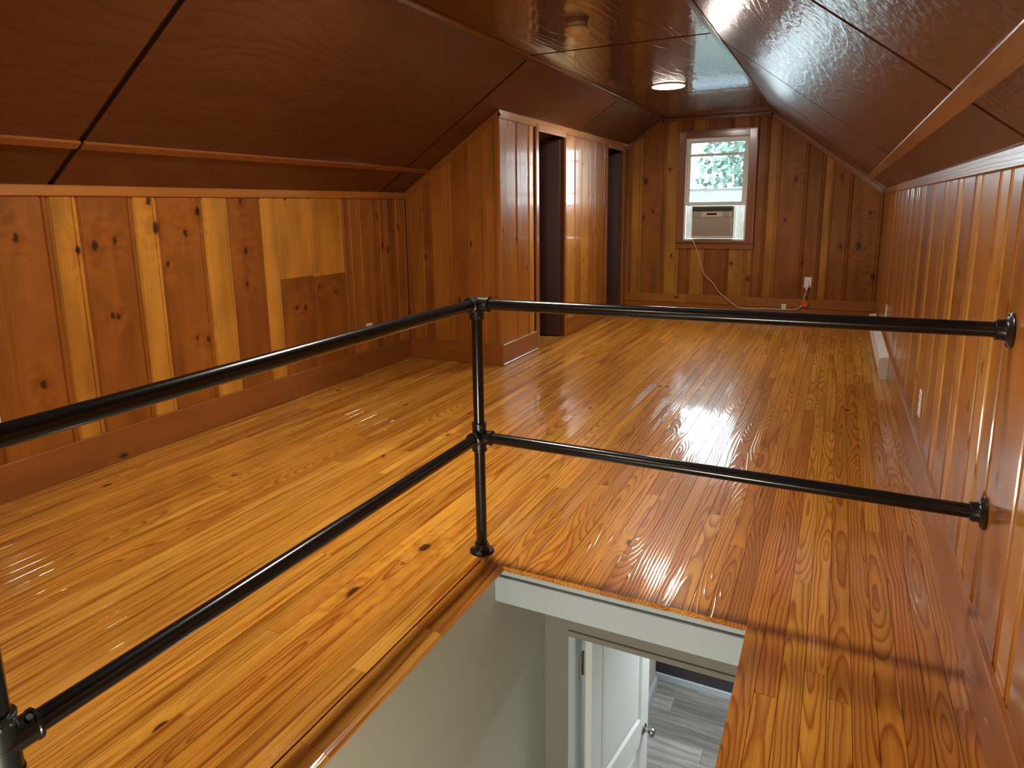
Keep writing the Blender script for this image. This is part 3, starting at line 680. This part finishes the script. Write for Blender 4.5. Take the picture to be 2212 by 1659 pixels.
for i in range(10):
    a_ = 2*math.pi*i/10+.3; r_ = .040 if i % 2 == 0 else .030
    pts.append((c0[0]+r_*math.cos(a_), c0[1]+r_*math.sin(a_)*1.15))
n = len(pts); tg.v = [(x, YF-.062, z) for x, z in pts] + [(x, YF-.030, z) for x, z in pts]
tg.f = [tuple(range(n)), tuple(reversed(range(n, 2*n)))] + [(i, n+i, n+(i+1) % n, (i+1) % n) for i in range(n)]
tag_ = tg.build('warning_tag', M_ORANGE, cord); tag_['label'] = 'orange tag on the cord'
pg = MB().bbox((-.327, YF-.050, .345), (-.286, YF-.014, .395), .006); pg.lathe((-.3065, YF-.032, .348), (0,0,-1), [(.018, 0), (.015, .012), (.009, .03), (.007, .04)], 14)
pg.build('plug', M_WHITE, cord)

# ------------------------------------------------------------------ outlets
def outlet(label, M, wd=.072, ht=.118, duplex=True, name='wall_outlet'):
    """local x right, y up, z out of the wall, centred"""
    e = empty(name, M.translation, label, 'outlet'); e.matrix_world = M
    m = MB().bbox((-wd/2, -ht/2, 0), (wd/2, ht/2, .007), .003)
    p = mesh_obj('cover_plate', m.v, m.f, M_WHITE, e, M)
    for s in (-1, 1):
        m = MB().bbox((-.016, s*.0195-.014, .006), (.016, s*.0195+.014, .0095), .003)
        r_ = mesh_obj('receptacle', m.v, m.f, M_WHITE, e, M)
        m = MB().box((-.008, s*.0195-.006, .0090), (-.005, s*.0195+.005, .0099)).box((.005, s*.0195-.006, .0090), (.008, s*.0195+.005, .0099))
        mesh_obj('slot', m.v, m.f, M_SLOT, r_, M)
    return e
outlet('white outlet with the cord plugged in, on the far wall', frame((-.302, YF-.0005, .410), (1,0,0), (0,0,1)), .082, .128)
outlet('small white outlet low on the far baseboard behind the cord', frame((-.551, YF-.0245, .100), (1,0,0), (0,0,1)), .055, .075)
outlet('white outlet on the left knee wall near the closet corner', frame((XL, 4.52, .355), (0,1,0), (0,0,1)), .08, .118)
outlet('white outlet at the left edge of the photo, above the rail', frame((XL, 1.645, .385), (0,1,0), (0,0,1)), .08, .125)
outlet('white outlet on the right wall beyond the baseboard heater', frame((XR, 6.88, .375), (0,-1,0), (0,0,1)), .08, .14)
outlet('white outlet on the right wall between heater and rails', frame((XR, 3.87, .350), (0,-1,0), (0,0,1)), .075, .135)

# ------------------------------------------------------------------ baseboard heater
H0, H1 = 5.86, 8.20
ht = empty('baseboard_heater', (XR-.04, H0, 0), 'long white baseboard heater at the foot of the right wall', 'heater')
hx = XR-.019
def hprof(pts, name, mat, y0=H0, y1=H1):
    n = len(pts); v = [(hx-a, y0, z) for a, z in pts] + [(hx-a, y1, z) for a, z in pts]
    return mesh_obj(name, v, [tuple(range(n)), tuple(reversed(range(n, 2*n)))] + [(i, n+i, n+(i+1) % n, (i+1) % n) for i in range(n)], mat, ht)
hprof([(0, .015), (0, .175), (.058, .165), (.062, .155), (.062, .148), (.050, .148), (.050, .05), (.04, .015)], 'heater_body', M_HEAT)
hprof([(.052, .045), (.052, .128), (.064, .132), (.066, .122), (.066, .055), (.060, .045)], 'front_cover', M_HEAT)
hprof([(.045, .129), (.045, .148), (.053, .148), (.053, .129)], 'outlet_slot', M_SLOT)
hprof([(0, 0), (0, .178), (.060, .168), (.068, .155), (.068, .045), (.052, .0)], 'end_cap', M_HEAT, H0-.018, H0+.03)

# ------------------------------------------------------------------ ceiling lamp and smoke detector
lamp = empty('ceiling_light', (-1.5, 6.5, ZA), 'round lit surface lamp on the flat ceiling before the window', 'lamp')
MB().lathe((-1.5, 6.5, ZA), (0,0,-1), [(.150, 0), (.152, .006), (.149, .011), (.144, .012)], 40).build('trim_ring', M_LAMPRIM, lamp, True)
MB().lathe((-1.5, 6.5, ZA-.0115), (0,0,-1), [(.143, 0), (.142, .003), (.12, .006), (.001, .007)], 40).build('diffuser', M_LED, lamp, True)
sm = empty('smoke_detector', (-1.50, 4.08, ZA), 'round cream smoke detector on the flat ceiling', 'smoke detector')
MB().lathe((-1.50, 4.08, ZA), (0,0,-1), [(.062, 0), (.064, .020), (.058, .024)], 32).build('mounting_base', M_CREAM, sm, True)
MB().lathe((-1.50, 4.08, ZA-.023), (0,0,-1), [(.066, 0), (.074, .004), (.075, .012), (.070, .020), (.052, .022)], 36).build('body', M_CREAM, sm, True)
MB().lathe((-1.50, 4.08, ZA-.044), (0,0,-1), [(.054, 0), (.052, .012), (.045, .018), (.001, .020)], 32).build('sensor_cap', M_CREAM, sm, True)

# ------------------------------------------------------------------ pipe railing
PX, PY, ZT, ZM, PR = -1.20, 2.195, 1.002, .482, .0212
QY = .500
rail = empty('pipe_railing', (PX, PY, 0), 'black iron pipe railing with two rails around the stair opening', 'railing')
for yy in (PY, QY): MB().tube((PX, yy, .012), (PX, yy, ZT), PR, 24).build('post', M_PIPE, rail, True)
MB().tube((PX, QY, ZT), (PX, PY, ZT), PR, 24).build('top_rail', M_PIPE, rail, True)
MB().tube((PX, PY, ZT), (XR-.012, PY-.02, ZT+.012), PR, 24).build('top_rail', M_PIPE, rail, True)
MB().tube((PX, QY, ZM), (PX, PY, ZM), PR, 24).build('middle_rail', M_PIPE, rail, True)
MB().tube((PX, PY, ZM), (XR-.012, PY+.02, ZM-.006), PR, 24).build('middle_rail', M_PIPE, rail, True)
FR = PR+.0062
def collar(m, c, d, l0, l1, r=FR):
    c = Vector(c); d = Vector(d)
    m.lathe(c+d*l0, d, [(r-.003, 0), (r, .003), (r, l1-l0-.010), (r+.002, l1-l0-.008), (r+.002, l1-l0-.002), (r-.002, l1-l0)], 24)
def fitting(name, c, dirs, screws):
    m = MB()
    for d in dirs: collar(m, c, d, -.004 if len(dirs) < 4 else -.02, .058)
    c = Vector(c)
    # ball core
    prof = [(max(.001, FR*1.02*math.cos(a)), FR*1.02*math.sin(a)) for a in [R(-88+22*i) for i in range(9)]]
    m.lathe(c, (0,0,1), prof, 24)
    f = m.build(name, M_FIT, rail, True)
    for (d, off) in screws:
        d = Vector(d); b = c + Vector(off) + d*(FR-.002)
        MB().lathe(b, d, [(.0065, 0), (.0065, .004), (.005, .0055)], 12).build('set_screw', M_STEEL, f, True)
    return f
fitting('corner_fitting', (PX, PY, ZT), ((1,0,0), (0,-1,0), (0,0,-1)), (((0,-1,0), (.045,0,0)), ((.7,-.7,0), (0,0,-.048))))
fitting('side_outlet_tee', (PX, PY, ZM), ((1,0,0), (0,-1,0), (0,0,-1), (0,0,1)), (((0,-1,0), (.042,0,0)), ((.7,-.7,0), (0,0,.045))))
fitting('corner_fitting', (PX, QY, ZT), ((0,1,0), (0,0,-1)), (((1,0,0), (0,.045,0)),))
fitting('tee_fitting', (PX, QY, ZM), ((0,1,0), (0,0,-1), (0,0,1)), (((.9,.4,0), (0,0,.045)), ((.9,-.4,0), (0,0,.045)), ((.4,0,.9), (0,.042,0))))
def flange(name, c, d):
    f = MB().lathe(c, d, [(.048, 0), (.049, .003), (.046, .0065), (.034, .010), (.030, .014), (FR+.001, .018), (FR, .036), (FR-.004, .038)], 32).build(name, M_FIT, rail, True)
    d = Vector(d); a = d.orthogonal().normalized(); b = d.cross(a)
    for i in range(4):
        e = Vector(c)+(a*math.cos(R(45+90*i))+b*math.sin(R(45+90*i)))*.0395+d*.006
        MB().lathe(e, d, [(.006, 0), (.006, .002), (.003, .004)], 10).build('flange_screw', M_FIT, f, True)
    MB().lathe(Vector(c)+d*.027+a*FR*.98, a, [(.005, 0), (.005, .003), (.003, .004)], 10).build('set_screw', M_STEEL, f, True)
flange('floor_flange', (PX, PY, .001), (0,0,1)); flange('floor_flange', (PX, QY, .001), (0,0,1))
flange('wall_flange', (XR-.001, PY-.02, ZT+.012), (-1,0,0)); flange('wall_flange', (XR-.001, PY+.02, ZM-.006), (-1,0,0))

# ------------------------------------------------------------------ stairwell and hall downstairs
SX = -1.118
YD = 2.65
a_ = MB().box((SX-.05, OY0-.1, ZH), (SX, YD, -.024)).build('wall_stairwell_left', M_PAINTWALL); tag(a_, 'smooth greige wall of the stairwell under the left floor edge', 'wall', kind='structure')
a_ = MB().box((OX1+.035, OY0-.1, ZH), (OX1+.085, YD, -.024)).build('wall_stairwell_right', M_PAINTWALL); tag(a_, 'stairwell wall hidden under the right floor strip', 'wall', kind='structure')
a_ = MB().box((SX, OY0-.1, ZH), (OX1+.035, OY0, -.024)).build('wall_stairwell_rear', M_PAINTWALL); tag(a_, 'stairwell wall below the viewpoint', 'wall', kind='structure')
hd = empty('trim_9', (-.6, OY1, -.1), 'white painted header board under the far edge of the stair opening', 'trim', kind='structure')
m = MB().bbox((SX+.001, OY1+.004, -.168), (OX1+.034, OY1+.026, -.060), .002); m.build('header_board', M_PAINTTRIM, hd)
m = MB().bbox((SX+.001, OY1+.013, -.056), (OX1+.034, OY1+.04, -.026), .003); m.build('ledge_strip', M_PAINTTRIM, hd)
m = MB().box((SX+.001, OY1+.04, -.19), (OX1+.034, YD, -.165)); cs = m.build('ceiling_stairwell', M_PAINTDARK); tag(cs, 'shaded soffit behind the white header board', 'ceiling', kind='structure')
# door wall at the foot of the stairs
DX0, DX1, DT = -1.000, -.212, -.604
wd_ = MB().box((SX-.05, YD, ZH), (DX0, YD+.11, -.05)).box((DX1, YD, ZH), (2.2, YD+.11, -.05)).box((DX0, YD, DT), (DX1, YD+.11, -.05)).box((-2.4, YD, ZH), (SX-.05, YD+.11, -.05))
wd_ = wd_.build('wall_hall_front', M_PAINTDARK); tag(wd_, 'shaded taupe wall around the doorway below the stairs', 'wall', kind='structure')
d3 = empty('door_3', (DX0, YD, ZH), 'open white panel door with satin knob at the foot of the stairs', 'door', kind='structure')
MB().bbox((DX0-.001, YD-.012, DT), (DX1+.001, YD+.004, DT+.028), .003).build('head_casing', M_PAINTDARK, d3)
MB().bbox((DX0-.001, YD-.004, ZH), (DX0+.034, YD+.02, DT-.001), .003).build('door_casing', M_PAINTTRIM, d3)
MB().bbox((DX0+.010, YD+.02, ZH), (DX0+.028, YD+.11, DT-.001), .002).build('door_jamb', M_PAINTTRIM, d3)
HY = YD+.118
hg = MB().bbox((DX0+.026, YD+.070, -.875), (DX0+.0305, YD+.108, -.760), .001); hg.tube((DX0+.033, YD+.114, -.880), (DX0+.033, YD+.114, -.755), .006, 10)
hg.build('hinge', M_NICKEL, d3)
MB().bbox((DX0+.026, YD+.068, -2.40), (DX0+.0305, YD+.108, -2.29), .001).build('hinge', M_NICKEL, d3)
ang = R(8)
dd = Vector((math.sin(ang), math.cos(ang), 0)); dn = Vector((math.cos(ang), -math.sin(ang), 0))
DWD, DH = .75, 2.055
MD = frame((DX0+.040+dn.x*.036, HY, ZH+.015), dd, (0,0,1))   # local x along door, y up, z = room-facing normal
m = MB()
ST, rails = .115, [(0, .22), (.93, 1.10), (DH-.12, DH)]
m.bbox((0, 0, -.036), (ST, DH, 0), .002).bbox((DWD-ST, 0, -.036), (DWD, DH, 0), .002)
for z0, z1 in rails: m.bbox((ST, z0, -.036), (DWD-ST, z1, 0), .002)
leaf = mesh_obj('door_leaf', m.v, m.f, M_DOORPAINT, d3, MD)
for z0, z1 in ((.22, .93), (1.10, DH-.12)):
    m = MB(); x0, x1 = ST, DWD-ST
    o4 = [(x0, z0), (x1, z0), (x1, z1), (x0, z1)]; i4 = [(x0+.018, z0+.018), (x1-.018, z0+.018), (x1-.018, z1-.018), (x0+.018, z1-.018)]; j4 = [(x0+.05, z0+.05), (x1-.05, z0+.05), (x1-.05, z1-.05), (x0+.05, z1-.05)]
    m.v = [(a, b, -.001) for a, b in o4] + [(a, b, -.010) for a, b in i4] + [(a, b, -.004) for a, b in j4] + [(a, b, -.032) for a, b in o4]
    for i in range(4):
        j = (i+1) % 4; m.f += [(i, j, 4+j, 4+i), (4+i, 4+j, 8+j, 8+i), (j, i, 12+i, 12+j)]
    m.f += [(8, 9, 10, 11), (15, 14, 13, 12)]
    mesh_obj('door_panel', m.v, m.f, M_DOORPAINT, d3, MD)
kx, kz = DWD-.062, 1.005
kp = MB().lathe((kx, kz, 0), (0,0,1), [(.032, 0), (.032, .004), (.026, .008), (.012, .012), (.0105, .030), (.018, .036), (.0265, .046), (.0275, .056), (.022, .064), (.010, .067)], 24)
ko = kp.build('door_knob', M_NICKEL, leaf, True); ko.matrix_world = MD
MB().bbox((DX1-.03, YD+.0, ZH), (DX1-.012, YD+.11, DT), .002).build('door_jamb', M_PAINTTRIM, d3)
# hall
hall = MB().box((-2.4, OY0-.1, ZH-.06), (2.2, 5.6, ZH-.006)).build('floor_hall', M_SUB); tag(hall, 'grey plank floor of the hall seen through the door below', 'floor', kind='structure')
yy = 2.2; r_ = 0
while yy < 5.24:
    xx = -1.4 - (r_*.47 % 1.1)
    while xx < 1.2:
        g = random.uniform(.16, .34); c = (g, g*.98, g*.93)
        board('floor_plank', hall, M_HALLFLOOR, c, frame((xx, yy+.149, ZH), (0,-1,0), (1,0,0)), .148, 1.198, .006, .001); xx += 1.2
    yy += .15; r_ += 1
HL = -1.135
a_ = MB().box((HL-.08, YD+.11, ZH), (HL, 5.08, -.3)).build('wall_hall_left', M_PAINTWALL); tag(a_, 'pale hall wall behind the open white door', 'wall', kind='structure')
m = MB(); pts = [(0, 0), (.016, 0), (.016, .095), (.010, .108), (.007, .120), (0, .128)]
n = len(pts); m.v = [(HL+a, YD+.112, ZH+z) for a, z in pts] + [(HL+a, 5.096, ZH+z) for a, z in pts]
m.f = [tuple(range(n)), tuple(reversed(range(n, 2*n)))] + [(i, n+i, n+(i+1) % n, (i+1) % n) for i in range(n)]
a_ = m.build('baseboard_hall_left', M_PAINTTRIM); tag(a_, 'white moulded baseboard running back behind the open door', 'baseboard', kind='structure')
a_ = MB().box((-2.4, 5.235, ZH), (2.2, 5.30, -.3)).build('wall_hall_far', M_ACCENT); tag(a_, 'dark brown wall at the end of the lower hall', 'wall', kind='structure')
a_ = MB().bbox((-2.4, 5.218, ZH), (2.2, 5.236, ZH+.062), .003).build('baseboard_hall_far', M_PAINTTRIM); tag(a_, 'white baseboard at the foot of the dark hall wall', 'baseboard', kind='structure')
a_ = MB().box((1.4, YD, ZH), (1.45, 5.3, -.3)).build('wall_hall_right', M_PAINTWALL); tag(a_, 'hall wall out of view on the right', 'wall', kind='structure')
a_ = MB().box((-2.42, YD+.11, ZH), (-2.36, 5.3, -.3)).build('wall_hall_end', M_PAINTWALL); tag(a_, 'hall wall out of view beyond the corner', 'wall', kind='structure')
a_ = MB().box((-2.42, YD+.11, -.32), (1.45, 5.3, -.27)).build('ceiling_hall', M_CEILPAINT); tag(a_, 'ceiling of the hall downstairs', 'ceiling', kind='structure')

# ------------------------------------------------------------------ outdoors beyond the window
gd = MB().box((-60, 9.6, -3.2), (60, 90, -3.1)).build('ground', M_GRASS); tag(gd, 'lawn outside the window', 'ground', kind='structure')
def tree(x, y, zc, rad, label, n=5200):
    e = empty('leafy_tree', (x, y, -3.1), label, 'tree', 'trees outside the window')
    MB().lathe((x, y, -3.1), (0,0,1), [(.24, 0), (.17, 1.6), (.13, zc+2.2)], 12).build('trunk', M_BARK, e, True)
    m = MB()
    for i in range(n):
        v = Vector((random.gauss(0, 1), random.gauss(0, 1), random.gauss(0, 1))).normalized()
        rr_ = rad*(.45+.55*random.random()**.5)*(1+.22*math.sin(5*v.x+3)*math.sin(4*v.z+1))
        c = Vector((x, y, zc)) + Vector((v.x*rr_, v.y*rr_, v.z*rr_*1.05))
        a = Vector((random.gauss(0, 1), random.gauss(0, 1), random.gauss(0, 1))).normalized()*random.uniform(.10, .20); b = a.orthogonal().normalized()*a.length*.6
        k = len(m.v); m.v += [tuple(c-a), tuple(c-b), tuple(c+a), tuple(c+b)]; m.f.append((k, k+1, k+2, k+3))
    f = m.build('foliage', M_LEAF, e); f['kind'] = 'stuff'
tree(-1.75, 25, 3.9, 2.9, 'pale green leafy tree seen through the raised lower sash')
hs = empty('neighbour_house', (-2.2, 15.5, -3.1), 'low grey roof with white edge seen through the window below the tree', 'house')
MB().box((-5.2, 14.6, -3.1), (-.2, 19, .9)).build('house_wall', M_SIDING, hs)
m = MB(); m.v = [(-5.4, 14.3, .88), (0, 14.3, 1.05), (0, 16.8, 1.75), (-5.4, 16.8, 1.58), (-5.4, 14.3, .80), (0, 14.3, .97), (0, 16.8, 1.67), (-5.4, 16.8, 1.5)]
m.f = [(0,1,2,3), (7,6,5,4), (0,4,5,1), (1,5,6,2), (2,6,7,3), (3,7,4,0)]
m.build('roof', M_ROOF, hs)
MB().sweep([(-5.4, 16.8, 1.60), (0, 16.8, 1.77)], .035, 8).build('ridge_edge', M_VINYL, hs)

# ------------------------------------------------------------------ parent the parts, keeping every part where it was built
bpy.context.view_layer.update()
for o, p in PARENTS:
    mw = o.matrix_basis.copy(); o.parent = p; o.matrix_parent_inverse = p.matrix_basis.inverted()
    o.matrix_basis = mw
bpy.context.view_layer.update()
